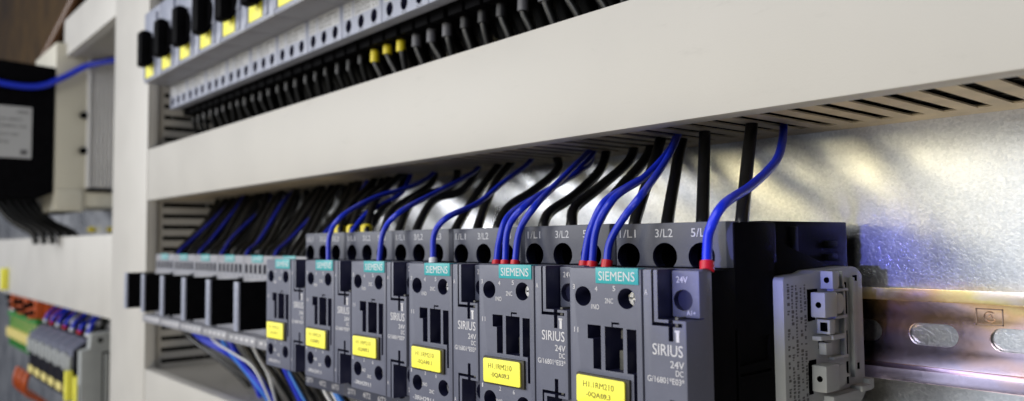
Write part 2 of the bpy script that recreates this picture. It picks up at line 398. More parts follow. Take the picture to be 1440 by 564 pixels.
    for s in (0, 1):
        f = (lambda z: z) if s == 0 else (lambda z: 13 - z)
        def cb(x0, x1, y0, y1, z0, z1): a = sorted((f(z0), f(z1))); cut.box(x0, x1, y0, y1, a[0], a[1])
        cb(35.2, 46, -1, 8, 20.2, 36)
        cb(33.1, 33.9, -1, 5, 18.4, 36)
        cb(33.5, 43.4, -1, 5, 18.4, 19.4)
        cb(38.8, 40.4, -1, 5, 14.4, 20.6)
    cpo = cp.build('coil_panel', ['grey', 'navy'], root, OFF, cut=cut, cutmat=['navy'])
    for s in (0, 1):
        f = (lambda z: z) if s == 0 else (lambda z: 13 - z)
        zz = sorted((f(20.5), f(33.5)))
        ct = MB(); ct.box(35.6, 44.8, 6.0, 11, zz[0], zz[1], .4)
        cut = MB(); cut.cyl((39.4, 5, f(25.3)), 2.95, 5, sx=1.1, n=32)
        co = ct.build('coil_terminal', ['grey', 'navy'], root, OFF, cut=cut, cutmat=['navy'])
        l = MB(); text_verts(l, '24V', 37.2, f(31) - .9, 3.8, 1.8, 6.0, .07); l.build('lettering', 'white', co)
        l = MB(); text_verts(l, 'A1+' if s == 0 else 'A2-', 40.6, f(21.9) - .7, 2.9, 1.4, 6.0, .07)
        l.build('lettering', 'white', co)
        sc = MB(); sc.cyl((41.2, 8.4, f(25.3)), 1.4, .9, n=16); sc.build('terminal_screw', 'wedge', co)
        tn = MB(); tn.box(39.2, 40.2, 2.5, 6.2, *sorted((f(18.2), f(20.8)))); tn.build('slide_tab', 'brown', co)
    l = MB()
    text_verts(l, 'SIRIUS', 33.2, 10.4, 10.3, 3.1, 0, .08)
    text_verts(l, '24V', 39.2, 7.3, 4.6, 1.9, 0, .07); text_verts(l, 'DC', 41.0, 5.2, 2.5, 1.6, 0, .07)
    text_verts(l, 'G/16801*E03*', 31.2, 2.9, 12.6, 1.7, 0, .07)
    text_verts(l, 'A', 30.7, 26.8, 1.0, 1.5, 0, .07); text_verts(l, 'A', 30.7, -15.8, 1.0, 1.5, 0, .07)
    l.box(41.0, 42.6, -.1, .02, 17.0, 17.6); l.box(41.4, 42.4, -.1, .02, 14.4, 17.2)
    l.build('lettering', 'white', cpo)
    return root
rv = random.Random(21)
MARK = ['-0QA09.1', '-0QA09.2', '-0QA09.3', '-0QA10.1', '-0QA10.2', '-0QA10.3']
CL = ['leftmost large charcoal contactor, beside the black relay partitions',
      'second large contactor from the left, with three yellow cable ferrules behind its terminal block',
      'third large contactor from the left, one plain blue wire passing over its terminal block',
      'third large contactor from the right, a blue wire with white tip beside its teal label',
      'second large contactor from the right, three red ferrules beside its teal label',
      'rightmost large charcoal contactor with its whole black side in view']
proto = make_contactor()
for i in range(6):
    o = proto if i == 0 else copy_tree(proto)
    o.location = Vector((-270 + 45 * i + 22.5, 100, 9.5)) * MM
    o.location += Vector((rv.uniform(-.12, .12), rv.uniform(-.25, .25), rv.uniform(-.15, .15))) * MM
    o.rotation_euler = (math.radians(rv.uniform(-.15, .15)), math.radians(rv.uniform(-.2, .2)), math.radians(rv.uniform(-.15, .15)))
    find(o, 'marker_label').rotation_euler[1] = math.radians((-.3, .5, -.4, .35, -.6, .5)[i])
    tag(o, CL[i], 'contactor', 'contactors in a row on the mounting rail')
    lp = find(o, 'label_plate')
    l = MB(); text_verts(l, 'H1.1RM210', 7.6, -1.4, 12.2, 1.7, -1.5, .03); text_verts(l, MARK[i], 8.8, -4.4, 9.6, 1.7, -1.5, .03)
    l.build('lettering', 'ink', lp)

# ------------------------------------------------------------------ relays with tall partitions, sides black for shade (left of the contactors)
ROFF = (-22.5, -100, -9.5)
def make_relay():
    root = empty('relay', (0, 0, 0))
    h = MB(); h.box(.2, 44.8, 33, 101, -18.5, 34.3, .5); h.build('housing', 'black', root, ROFF)
    f = MB(); f.box(.2, 44.8, 27, 33.2, -19, 34.6, .5); f.box(.6, 44.4, 17, 27.2, -19.2, -13.2, .5)
    f.box(7.6, 44.4, 24, 27.2, -13, 21, .3)
    cut = MB()
    for k in range(6): cut.box(3.2 + 7 * k, 7.2 + 7 * k, 25, 31, 23.6, 29.2)
    for k in range(2): cut.box(12 + 15 * k, 20 + 15 * k, 22, 26, -8, 16)
    fo = f.build('front_block', ['grey_l', 'navy'], root, ROFF, cut=cut, cutmat=['navy'])
    l = MB()
    for k, tx in enumerate(('A1', '13', '21', '33', '43', 'A2')): text_verts(l, tx, 2.2 + 7.4 * k, 21.3, 3, 1.3, 27, .08)
    for k in range(5): l.box(5 + 8 * k, 9 + 8 * k, 16.92, 17.02, -16.6, -15)
    l.build('lettering', 'white', fo)
    t = MB(); t.box(14.5, 30.5, 26.6, 28, 30.6, 34.9, .1); to = t.build('brand_label', 'teal', root, ROFF)
    l = MB(); text_verts(l, 'SIEMENS', 15.5, 31.5, 14, 2.4, 26.6, .05); l.build('lettering', 'white', to)
    p = MB(); p.box(.8, 7.0, 4.0, 40, -7.6, 20.2, .25); po = p.build('partition', 'black', root, ROFF)  # fin lies in shade here; that shade is put in as black colour
    e = MB(); e.box(.6, 7.05, 3.0, 4.4, -7.8, 20.3, .3)
    for k in range(5): e.box(2.2, 5.4, 2.8, 3.2, -5.5 + 5 * k, -2.6 + 5 * k, .1)
    e.build('edge_strip', 'strip', po)
    return root
proto = make_relay()
for i in range(6):
    o = proto if i == 0 else copy_tree(proto)
    o.location = Vector((-547 + 45 * i + 22.5, 100, 9.5)) * MM
    tag(o, ['leftmost grey relay, its black partition standing before the upright duct', 'second grey relay from the upright duct, with tall black partition',
            'third grey relay from the upright duct, with tall black partition', 'fourth grey relay from the upright duct, with tall black partition',
            'fifth grey relay from the upright duct, with tall black partition', 'sixth grey relay, the black partition next to the leftmost large contactor'][i],
        'relay', 'grey relays with black partitions')

# ------------------------------------------------------------------ grey rail end block right of the contactors
t = empty('end_clamp', (0, 95, 9.5), 'pale grey plastic rail end block with fine print, clipped right of the black contactor side', 'end block')
off = (0, -95, -9.5)
b = MB()
b.prism([(43.6, 29.6), (44.4, 30.4), (60, 31.0), (64, 31.9), (88, 32.6), (91.5, 31.8), (94.6, 29.6), (94.6, -10.5), (91, -13.5), (44.5, -12), (43.6, -11)], -3.6, 3.0, 'x', .35)
cut = MB()
cut.box(-1.5, 4, 57.4, 60.3, 16.2, 26.2); cut.box(2.0, 4, 59.8, 62, 16.4, 17.4); cut.box(2.0, 4, 59.8, 64, 24.8, 26.2)
cut.box(-1.5, 4, 57.0, 59.9, -6.4, 3.6); cut.box(2.0, 4, 57.4, 62, 2.4, 4.2)
cut.box(1.0, 4, 81.5, 83.2, 17, 27.5); cut.box(1.0, 4, 81.5, 83.0, 3.2, 11.5); cut.box(1.0, 4, 81.5, 83.0, -6, 1.4)
cut.box(.2, 4, 63.4, 67.5, 7.3, 10.0); cut.box(1.2, 4, 87.6, 90.8, -2, 0.2); cut.box(1.2, 4, 87.6, 90.8, 27.6, 29.6)
b.build('housing', ['module', 'black'], t, off, cut=cut, cutmat=['black'])
def boss(y0, y1, z0, z1, x1, hz=None, sq=False, step=True):
    b = MB(); b.box(2.6, x1, y0, y1, z0, z1, .35)
    if step: b.box(2.6, x1 - 1.3, y1 - .3, y1 + 5.5, z0 + .6, z1 - .8, .4); b.cyl((2.6, y1 + 3, (z0 + z1) / 2), (z1 - z0) * .42, x1 - 3.4, 'x', n=20)
    cut = MB()
    if sq: cut.box(4.0, x1 - .8, y0 - 1, y0 + 3, z0 + .9, z1 - .9)
    else: cut.cyl(((2.6 + x1) / 2 + .2, y0 - 1, (z0 + z1) / 2), .95, 5, n=18)
    return b.build('clamp_lug', ['module', 'black'], t, off, cut=cut, cutmat=['black'])
boss(60.2, 68, 17.4, 25.2, 7.4)
boss(59.8, 68, -5.6, 2.6, 7.4)
boss(66.2, 70, 26.0, 31.7, 7.0, step=False)
boss(63.2, 66.5, 12.0, 16.6, 7.2, sq=True, step=False)
r = MB()
r.box(2.8, 6.6, 66.4, 74, 10.0, 11.6, .3); r.box(2.8, 6.0, 60, 72, 10.2, 11.6, .3); r.box(2.8, 5.6, 70, 78, 16.2, 17.2, .3); r.box(2.8, 5.2, 70, 80, 24.8, 25.8, .3)
r.box(2.8, 5.4, 64, 68, 5.4, 9.2, .3); r.box(2.8, 4.6, 77.8, 79.2, 3, 27, .3); r.box(2.8, 4.4, 84.6, 86.4, -4, 29, .3); r.box(2.8, 4.8, 70, 80, 3.2, 4.2, .3)
r.box(2.8, 6.0, 69.6, 71.4, 26.4, 31.2, .3); r.box(2.8, 5.2, 72.6, 74.2, 26.4, 31.2, .3); r.box(2.8, 5.2, 76, 77.4, 26.4, 31.4, .3)
r.box(2.8, 6.4, 66, 84, -10.5, -7.6, .4); r.box(2.8, 7, 84, 91, -8.5, -6.6, .4); r.box(2.8, 5.0, 70, 80, -3.0, -2.0, .3)
r.box(1.5, 5.2, 92.6, 96.4, -9, -5.4, .4)
r.build('rib', 'module', t, off)
l = MB(); rr = random.Random(3)
for row in range(5):
    y = 45.6 + row * 2.4 + (row > 2) * .3
    z = 28.4 - (.6 if row else 0)
    while z > -9:
        h = rr.uniform(.35, 1.0)
        if rr.random() < .86: l.box(2.9, 3.06, y, y + rr.uniform(.7, 1.5), z - h, z)
        z -= h + rr.uniform(.25, .5)
        if rr.random() < .07: z -= 1.6
l.build('fine_print', 'mink', t, off)

# ------------------------------------------------------------------ breakers of the upper row
BOFF = (-22.5, -112, -184)
def make_breaker():
    root = empty('motor_breaker', (0, 0, 0))
    h = MB(); h.box(.25, 44.75, 31, 54, 184, 246, .5); h.box(.25, 44.75, 53.5, 111.5, 186, 246, .3)
    h.build('housing', 'grey_l', root, BOFF)
    f = MB(); f.box(.6, 44.4, 30.6, 31.2, 185, 245, .2)
    f.box(2, 5, 29.6, 31, 187, 198, .3); f.box(32, 36.5, 29.6, 31, 186.5, 205, .3); f.box(8, 38, 28.6, 31, 200, 240, .8)
    f.build('front_panel', 'strip', root, BOFF)
    s = MB(); s.box(.25, 44.75, 53, 61, 163.4, 184.2, .4)
    cut = MB()
    for k in range(3): cut.cyl((8.2 + 14.3 * k, 52, 169.2), 3.9, 7, sx=.86, sz=1.0, n=28)
    so = s.build('terminal_block', ['strip', 'navy'], root, BOFF, cut=cut, cutmat=['navy'])
    l = MB(); l.box(14.5, 42, 52.9, 53.1, 173.8, 183.6, .05); l.box(2.4, 12.5, 52.9, 53.1, 173.8, 183.6, .05); l.build('printed_tag', 'tag_white', so)
    l = MB()
    for k, tx in enumerate(('2/T1', '4/T2', '6/T3')):
        text_verts(l, tx, 5.6 + 14.3 * k, 163.9, 5.2, 1.1, 53, .07)
    for row in range(3):
        text_verts(l, ['3RV20 11', 'CLASS 10', 'IEC 60947'][row], 16, 174.6 + 2.9 * row, 24, 2.0, 52.9, .07)
        text_verts(l, ['2,8', '4 A', '~ 3'][row], 3.5, 174.6 + 2.9 * row, 7, 2.0, 52.9, .07)
    l.build('lettering', 'gink', so)
    u = MB(); u.box(.4, 44.6, 60.8, 111, 163.7, 187, .3)
    for k in range(3): u.box(1.5 + 14.5 * k, 13.5 + 14.5 * k, 64, 82, 158.5, 164, .5)
    u.build('rear_housing', 'black', root, BOFF)
    y = MB(); y.box(7.4, 27.8, 29.9, 31, 187.0, 197.2, .3); y.build('marker_label', 'yellow', root, BOFF)
    # rotary handle: round base plate and an upright grip with a bowed back
    k = MB(); k.cyl((24, 27.2, 209), 12.5, 2.2, n=36)
    pr = [(19.6, 195.6), (20.4, 194.4), (24, 193.6), (28.5, 195), (28.9, 209), (28.5, 223), (24, 224.6), (20.4, 223.8), (19.6, 222.6)]
    k.prism(pr, 18.2, 29.6, 'x', .9)
    k.build('rotary_knob', 'black', root, BOFF)
    return root
proto = make_breaker()
NB = 13
for i in range(NB):
    o = proto if i == 0 else copy_tree(proto)
    o.location = Vector((-601 + 45 * i + 22.5, 112, 184)) * MM
    nm = 'leftmost grey motor breaker, black knob before the upright duct' if i == 0 else f'{ORD[i]} grey motor breaker from the upright duct in the upper row' + (', black knob' if i < 7 else '')
    tag(o, nm, 'circuit breaker', 'motor breakers in the upper row')

# ------------------------------------------------------------------ wires
def wire(pts, col, r, label, group=None, end=None, name=None, cat='wire', boot_len=3.6, boot_r=1.35):
    """a cable; end = colour of the sleeve at the first point"""
    p0 = Vector(pts[0]); nm = name or ('blue_wire' if 'blue' in col else 'black_cable' if col in ('cblack', 'cmatte') else 'white_wire' if col == 'cwhite' else 'cable')
    q = [tuple(Vector(p) - p0) for p in pts]
    o = MB().tube(q, r, 14).build(nm, col); o.location = p0 * MM
    tag(o, label, cat, group)
    if end:
        d = (Vector(q[1]) - Vector(q[0])).normalized()
        a = -d * 1.0; e = d * boot_len
        f = MB(); f.tube([tuple(a), tuple((a + e) / 2), tuple(e)], r * boot_r, 16, sub=2)
        f.build('ferrule', end, o)
    return o
BLK = [
[(-8.1, 40.0, 49.2), (-16.9, 57.3, 66.8), (-24.9, 73.9, 86.0)],
[(-22.8, 40.0, 49.2), (-36.9, 61.2, 68.7), (-47.8, 77.6, 86.0)],
[(-36.9, 40.0, 49.1), (-55.7, 70.4, 70.7), (-66.2, 88.8, 86.0)],
[(-50.9, 40.0, 49.5), (-64.4, 67.5, 72.3), (-71.5, 81.7, 86.0)],
[(-68.9, 40.0, 49.2), (-76.4, 57.7, 59.9), (-82.6, 83.5, 75.4), (-87.5, 95.0, 84.6)],
[(-82.5, 40.0, 49.1), (-88.5, 48.1, 55.2), (-90.7, 63.8, 63.5), (-92.5, 84.7, 75.7), (-97.5, 95.0, 84.9)],
[(-98.0, 40.0, 49.2), (-101.9, 47.7, 54.2), (-103.7, 63.6, 61.5), (-107.0, 82.8, 73.3), (-114.1, 95.0, 84.3)],
[(-126.2, 40.0, 49.2), (-133.0, 52.3, 57.6), (-135.0, 67.8, 64.9), (-137.8, 86.5, 75.8), (-147.4, 95.0, 84.3)],
[(-139.7, 40.0, 49.5), (-169.1, 73.8, 70.8), (-180.6, 95.0, 84.0)],
[(-155.8, 40.0, 48.6), (-176.1, 68.9, 66.8), (-189.9, 95.0, 84.7)],
[(-187.2, 40.0, 49.2), (-201.0, 59.8, 63.8), (-200.9, 77.6, 69.2), (-208.8, 95.0, 83.2)],
[(-202.9, 40.0, 48.8), (-219.6, 60.0, 64.7), (-219.3, 83.7, 72.8), (-227.7, 95.0, 83.4)],
[(-217.6, 40.0, 48.4), (-233.6, 57.0, 60.6), (-241.3, 84.3, 74.1), (-250.1, 95.0, 83.4)],
[(-233.8, 40.0, 50.9), (-255.2, 58.1, 66.3), (-265.2, 81.0, 82.1), (-265.6, 89.3, 86.0)],
[(-248.8, 40.0, 51.2), (-275.3, 61.9, 67.3), (-286.7, 85.0, 79.9), (-291.9, 94.0, 86.0)],
[(-262.2, 40.0, 51.5), (-283.1, 57.0, 63.7), (-298.2, 78.3, 77.2), (-307.3, 89.9, 86.0)],
]
for i, p in enumerate(BLK):
    p = list(p); a = p[0]
    p = [(a[0] + .5, a[1] - 1, 44.0)] + p; z = p[-1]; p.append((z[0] - 2, z[1] + 2, 92))
    yb = i in (13, 14, 15)
    wire(p, 'cblack', 2.15 if i < 13 else 2.0,
         (['rightmost black cable dropping from the duct onto the contactor row'] + [f'{ORD[k]} black cable from the right above the contactor row' for k in range(1, 16)])[i]
         + (', with a yellow ferrule' if yb else ''), 'black cables above the contactors')
for i in range(11):  # unseen cables added so that the duct slots go dark
    y = 52.5 + 4.6 * i + (2.5 if i == 10 else 0); big = 3.9 if i == 10 else 2.35
    pts = [(-590 + 8 * i, y, 86.4)] + [(x + rv.uniform(-6, 6), y + rv.uniform(-1.0, 1.0), 84 + big + rv.uniform(-.1, .5)) for x in range(-500, 300, 75)] + [(318, y, 88)]
    wire(pts, 'cmatte', big, f'{ORD[i]} black cable from the front lying inside the duct, seen through its slots', 'black cables lying inside the long duct')
for i in range(10):  # same for the upright duct: unseen cables added to darken the slots
    y = 54 + 4.7 * i
    pts = [(-622, y, -400)] + [(-621 + rv.uniform(-1.2, 1.5), y + rv.uniform(-1.2, 1.2), z) for z in range(-330, 420, 70)] + [(-621, y, 425)]
    wire(pts, 'cmatte', 2.5, f'{ORD[i]} black cable from the front inside the upright duct, behind its slotted wall', 'black cables inside the upright duct')
# yellow ferrules belong to their cables (children)
cabs = [o for o in S.objects if o.get('group') == 'black cables above the contactors']
for i, o in enumerate(sorted(cabs, key=lambda o: -o.location.x)):
    if i in (13, 14, 15):
        d = (Vector(BLK[i][1]) - Vector(BLK[i][0])).normalized()
        st = Vector((0, 0, 2.9))
        f = MB(); f.tube([tuple(st), tuple(st + Vector((-.5, .4, 1.7))), tuple(st + Vector((-1.3, 1.0, 3.6)))], 3.3, 16, sub=2); f.build('ferrule', 'boot_y', o)
BLU = [
[(-1.7, 12.0, 34.3), (-2.7, 13.8, 39.4), (-3.1, 15.7, 44.7), (-0.3, 18.5, 51.9), (-3.0, 37.8, 58.5), (-7.8, 59.3, 67.2), (-13.8, 74.3, 75.4), (-22.1, 90.0, 85.4)],
[(-39.4, 12.0, 34.3), (-39.4, 13.8, 41.7), (-35.3, 16.1, 49.5), (-29.3, 18.5, 57.1), (-44.1, 49.5, 70.8), (-60.6, 79.5, 86.0)],
[(-45.9, 12.0, 33.7), (-46.7, 15.5, 46.3), (-41.5, 18.5, 55.9), (-46.1, 38.9, 63.7), (-54.5, 62.9, 74.7), (-63.4, 82.3, 86.0)],
[(-49.4, 12.0, 33.7), (-49.9, 14.0, 40.6), (-49.3, 15.9, 46.9), (-45.6, 18.5, 55.0), (-47.2, 31.9, 60.5), (-50.6, 50.3, 67.1), (-57.0, 68.3, 76.9), (-63.9, 81.6, 86.0)],
[(-83.6, 12.0, 33.6), (-84.7, 15.5, 46.1), (-79.1, 18.5, 55.2), (-88.1, 35.4, 62.4), (-99.7, 56.0, 70.7), (-117.8, 90.0, 85.6)],
[(-94.0, 12.0, 33.4), (-96.1, 15.2, 42.0), (-95.8, 18.5, 50.5), (-98.3, 29.1, 56.2), (-103.2, 49.1, 63.6), (-110.3, 74.5, 74.7), (-116.5, 90.0, 83.9)],
[(-89.1, 12.0, 33.5), (-91.3, 15.7, 47.2), (-84.4, 18.5, 55.4), (-96.3, 44.5, 63.9), (-110.3, 75.5, 73.5), (-118.4, 90.0, 80.1)],
[(-134.4, 12.0, 33.9), (-138.6, 15.8, 45.8), (-132.8, 18.5, 52.4), (-137.9, 38.6, 59.0), (-148.1, 60.6, 68.9), (-160.2, 90.0, 82.7)],
[(-176.2, 12.0, 33.3), (-177.9, 15.6, 47.6), (-168.2, 18.5, 56.0), (-180.1, 45.1, 65.5), (-193.0, 71.6, 74.4), (-202.5, 90.0, 82.4)],
[(-223.6, 12.0, 33.3), (-228.7, 15.5, 46.4), (-221.3, 18.5, 55.8), (-227.8, 41.6, 66.0), (-235.5, 68.9, 73.1), (-243.7, 90.0, 82.7)],
]
BL = ['rightmost blue wire, red ferrule, alone at the rightmost contactor',
      'blue wire with red ferrule touching the teal label of the rightmost contactor',
      'blue wire with red ferrule, middle of the three meeting left of the rightmost contactor',
      'blue wire with red ferrule, leftmost of the three meeting left of the rightmost contactor',
      'red-tipped blue wire, right of three beside the teal label of the fifth large contactor',
      'red-tipped blue wire, left of three beside the teal label of the fifth large contactor',
      'red-tipped blue wire, middle of three beside the teal label of the fifth large contactor',
      'blue wire with white tip ending above the third contactor from the right',
      'plain blue wire bending down to the third contactor from the left',
      'plain blue wire bending down to the second contactor from the left']
for i, p in enumerate(BLU):
    p = list(p); z = p[-1]; p.append((z[0] - 1, z[1] + 1, 92))
    wire(p, 'cblue', 1.25 if i else 1.45, BL[i], 'blue wires to the contactors', end='red' if i < 7 else ('cwhite' if i == 7 else None), boot_len=1.6, boot_r=1.42)
# wires above the relays and the first contactor
rr = random.Random(11); nb = 0
for k in range(7):
    x0 = -547 + 45 * k
    zb = 33 if k < 6 else 45
    if k == 6: x0 = -272
    for j in range(3 if k < 5 else 0):
        x = x0 + 6 + 14 * j + rr.uniform(-3, 3)
        wire([(x, 62, 30), (x - 2, 64, 40), (x - 12 + rr.uniform(-4, 4), 80, 55), (x - 20, 98, 72), (x - 24, 100, 92)], 'cblack', 2.4,
             f'{["left", "middle", "right"][j]} black cable deep behind the ' + (f'{ORD[k]} relay from the upright duct' if k < 6 else 'leftmost large contactor'), 'black cables deep behind the relays')
    for j in range(5):
        nb += 1
        xb = x0 + 5 + 8.6 * j + rr.uniform(-1.5, 1.5)
        blue = j == 3
        dx = rr.uniform(-50, -28) + (rr.uniform(-12, 8) if blue else 0); yb = 40 if not blue else 34
        pts = [(xb, yb, zb), (xb - 3, yb + 4, zb + 5), (xb + dx * .35, yb + 17, zb + 14 + rr.uniform(-2, 2)), (xb + dx * .75, 78 + rr.uniform(-2, 3), 70 + rr.uniform(-2, 3)), (xb + dx, 92 + rr.uniform(-4, 3), 85), (xb + dx - 2, 93, 92)]
        where = ['nearest the upright duct'] + [f'{ORD[q]} from the upright duct' for q in range(1, 6)]
        lab = (f'thin {"blue" if blue else "black"} wire ' + ('' if blue else ['leftmost of four, ', 'second of four, ', 'third of four, ', '', 'rightmost of four, '][j]) + (f'rising behind the relay {where[k]}' if k < 6 else 'rising behind the leftmost large contactor'))
        wire(pts, ('cdblue' if k < 5 else 'cblue') if blue else 'cblack', 1.4 if blue else rr.uniform(1.7, 2.3), lab, 'wires above the relays')
# extra thin black wires behind the relays, reaching over the slotted side wall
for k in range(4):
    x = -566 + 9 * k
    wire([(x + 26, 44, 34), (x + 18, 56, 46), (x + 4, 74, 62), (x - 6, 90, 78), (x - 9, 94, 90)], 'cblack', 1.4,
         f'{ORD[k]} thin black wire crossing the slotted wall at the left end above the relays', 'thin wires at the left end above the relays')

# wires below the relays and contactors
LOW = [
([(-512, 38, -12), (-508.6, 40.0, -19.9), (-492.5, 46.0, -31.2), (-450.8, 55.9, -42.4), (-425, 64.0, -60), (-416, 70, -78)], 'cblue', 2.2, 'thick blue wire sagging from the second relay to the lower duct'),
([(-490, 38, -12), (-480, 40, -20), (-462, 48, -33), (-432, 58, -52), (-420, 66, -78)], 'cblue', 1.6, 'blue wire under the third relay, just above the thick blue one'),
([(-572, 48, -12), (-563.3, 50.0, -21.6), (-549.5, 56.1, -35.9), (-505, 64.0, -50), (-470, 72.0, -66), (-462, 74, -78)], 'cblack', 2.2, 'black cable hanging below the two leftmost relays'),
([(-545, 48, -12), (-536, 50, -21), (-515, 56, -38), (-480, 64, -52), (-448, 72, -66), (-440, 74, -78)], 'cblack', 2.2, 'black cable hanging just below the thick blue wire under the relays'),
([(-430, 38, -12), (-428.9, 40.0, -20.7), (-428.3, 46.0, -33.2), (-422.1, 53.2, -47.0), (-405.1, 62.0, -63), (-400, 66, -78)], 'cblue', 2.3, 'blue wire dropping steeply below the fourth relay'),
([(-445.5, 28, -10), (-444.5, 30.0, -15.0), (-442.7, 37.1, -27.6), (-424.2, 45.4, -36.3), (-405, 52.0, -46), (-392, 62, -78)], 'cwhite', .9, 'thin white wire curving below the third and fourth relays'),
([(-362, 28, -12), (-363.2, 30.0, -17.7), (-371.8, 38.9, -30.7), (-379.2, 50.0, -46.7), (-382, 60, -78)], 'cwhite', .9, 'thin white wire dropping below the sixth relay'),
([(-410, 38, -10), (-407.0, 40.0, -19.9), (-403.7, 51.4, -40.1), (-396.7, 65.0, -66), (-395, 68, -78)], 'cblack', 2.0, 'black cable right of the steep blue wire below the fourth relay'),
([(-402, 43, -10), (-400.7, 45.0, -22.2), (-393.7, 55.9, -41.2), (-386.9, 70.0, -66), (-386, 72, -78)], 'cblack', 2.0, 'black cable left of the white wire below the fifth relay'),
([(-384, 43, -10), (-382.9, 45.0, -23.0), (-378.2, 55.7, -40.9), (-373.6, 70.0, -66), (-373, 72, -78)], 'cblack', 2.0, 'black cable right of the white wire below the sixth relay'),
([(-379, 48, -10), (-377.2, 50.0, -27.7), (-365.7, 57.6, -42.0), (-357.4, 70.0, -68), (-357, 72, -78)], 'cblack', 2.0, 'second black cable right of the white wire below the sixth relay'),
([(-362, 44, -14), (-358, 46, -24), (-348, 56, -43), (-340, 70, -68), (-340, 72, -78)], 'cblack', 2.0, 'black cable behind the foot of the leftmost contactor, left one'),
([(-338, 44, -24), (-334, 46, -32), (-328, 56, -47), (-322, 70, -68), (-322, 72, -78)], 'cblack', 2.0, 'black cable behind the foot of the leftmost contactor, right one'),
([(-312, 28, -18), (-312.8, 30.0, -28.4), (-314.8, 36.8, -41.5), (-318, 50, -66), (-318, 54, -78)], 'cblue', 2.0, 'blue wire hanging under the leftmost contactor'),
([(-311, 30, -18), (-312.3, 31.0, -28.6), (-311.3, 36.9, -41.3), (-310, 50, -66), (-310, 54, -78)], 'clblue', 1.0, 'pale blue wire beside the blue one under the leftmost contactor'),
([(-254, 26, -24), (-252.9, 28.0, -29.4), (-251.0, 31.8, -38.1), (-248.7, 42.0, -56), (-248, 52, -78)], 'clblue', 1.7, 'bright pale blue wire hanging under the second contactor'),
([(-256.5, 26, -24), (-256, 28.0, -29.4), (-254.3, 30.8, -38.1), (-251.8, 40.0, -56), (-251, 50, -78)], 'cwhite', .7, 'white wire lying on the pale blue wire under the second contactor'),
([(-264, 28, -28), (-263.1, 30.0, -35.9), (-261.9, 32.4, -41.7), (-260.2, 42.0, -58), (-260, 50, -78)], 'cwhite', 1.0, 'white wire hanging left of the pale blue one under the second contactor'),
([(-210, 28, -26), (-210.0, 30.0, -30.8), (-210.1, 33.1, -38.7), (-209.6, 44.0, -58), (-209, 52, -78)], 'clblue', 1.5, 'pale blue wire hanging under the third contactor'),
([(-302, 42, -32), (-303.5, 45.0, -41.3), (-306.1, 53.3, -55.4), (-309, 62.0, -78)], 'cblack', 1.9, 'black cable behind the pale blue wire under the leftmost contactor'),
([(-272, 42, -34), (-271.4, 45.0, -41.8), (-271.4, 51.7, -52.4), (-275.4, 62.0, -78)], 'cblack', 1.9, 'black cable left of the white wires under the second contactor'),
([(-243, 42, -34), (-243.3, 45.0, -41.9), (-245.5, 52.9, -53.0), (-249.8, 62.0, -78)], 'cblack', 1.9, 'black cable right of the pale blue wire under the second contactor'),
([(-500, 36, -12), (-496, 39, -20), (-478, 45, -30), (-440, 53, -40), (-412, 60, -55), (-404, 68, -78)], 'cblue', 2.0, 'blue wire bowing above the thick blue one below the third relay'),
([(-468, 36, -12), (-464, 39, -20), (-450, 46, -32), (-428, 56, -46), (-410, 64, -62), (-402, 68, -78)], 'cdblue', 2.0, 'dark blue wire between the brighter ones below the fourth relay'),
([(-440, 36, -12), (-438, 38, -21), (-434, 44, -34), (-424, 52, -48), (-410, 60, -64), (-404, 66, -78)], 'clblue', 1.3, 'pale blue wire dropping steeply below the fourth relay'),
([(-530, 44, -12), (-522, 46, -21), (-500, 53, -36), (-460, 62, -50), (-436, 70, -66), (-430, 73, -78)], 'cblack', 2.4, 'black cable between the two sagging blue wires at the left end'),
]
for p, c, r, lab in LOW: wire(p, c, r, lab, 'wires hanging below the relays and contactors')

# cables under the upper breakers, each with a ferrule at its top
def bcab(x, k, i, col, fr):
    dx = rr.uniform(0, 10); jz = rr.uniform(-1.6, 1.0)
    pts = [(x, 72, 157 + jz), (x + .6 + rr.uniform(-.8, .8), 72.5, 151 + jz), (x + dx * .6, 75, 141), (x + dx, 79, 128), (x + dx + 1, 80, 118)]
    lab = f'{["left", "middle", "right"][k]} {col}-ferruled cable under the {ORD[i]} upper breaker from the upright duct'
    o = wire(pts, 'cblack' if i > 6 else 'cmatte', 1.9, lab, 'cables under the upper breakers')
    q = 1 if i > 6 else .78
    f = MB(); f.cyl((0, 0, -4.6), 2.75 * q, 7.2, 'z', n=20, r2=2.55 * q); f.cyl((0, 0, 2.6), 2.55 * q, 1.6, 'z', n=20, r2=1.5 * q); f.build('ferrule', fr, o)
    s = MB(); s.cyl((0, 0, 4.0), 1.1, 4, 'z', n=12); s.build('pin', 'screw', o)
for i in range(NB - 1):
    for k in range(3):
        x = -601 + 45 * i + 10 + 14.5 * k; dx = rr.uniform(2, 9)  # second cable row added to black out the shaded plate behind
        wire([(x, 92, 170), (x + 1, 93, 158), (x + dx, 96, 142), (x + dx + 2, 97, 118)], 'cmatte', 4.0,
             f'thick black cable behind the {["left", "middle", "right"][k]} ferrule under the {ORD[i]} upper breaker', 'thick cables at the back under the upper breakers')
        x = -601 + 45 * i + 6 + 14.5 * k
        if i == 7: bcab(x, k, i, 'yellow', 'boot_y')
        elif i in (8, 10, 11): bcab(x, k, i, 'grey', 'boot_g')
        else: bcab(x, k, i, 'dark', 'boot_d')

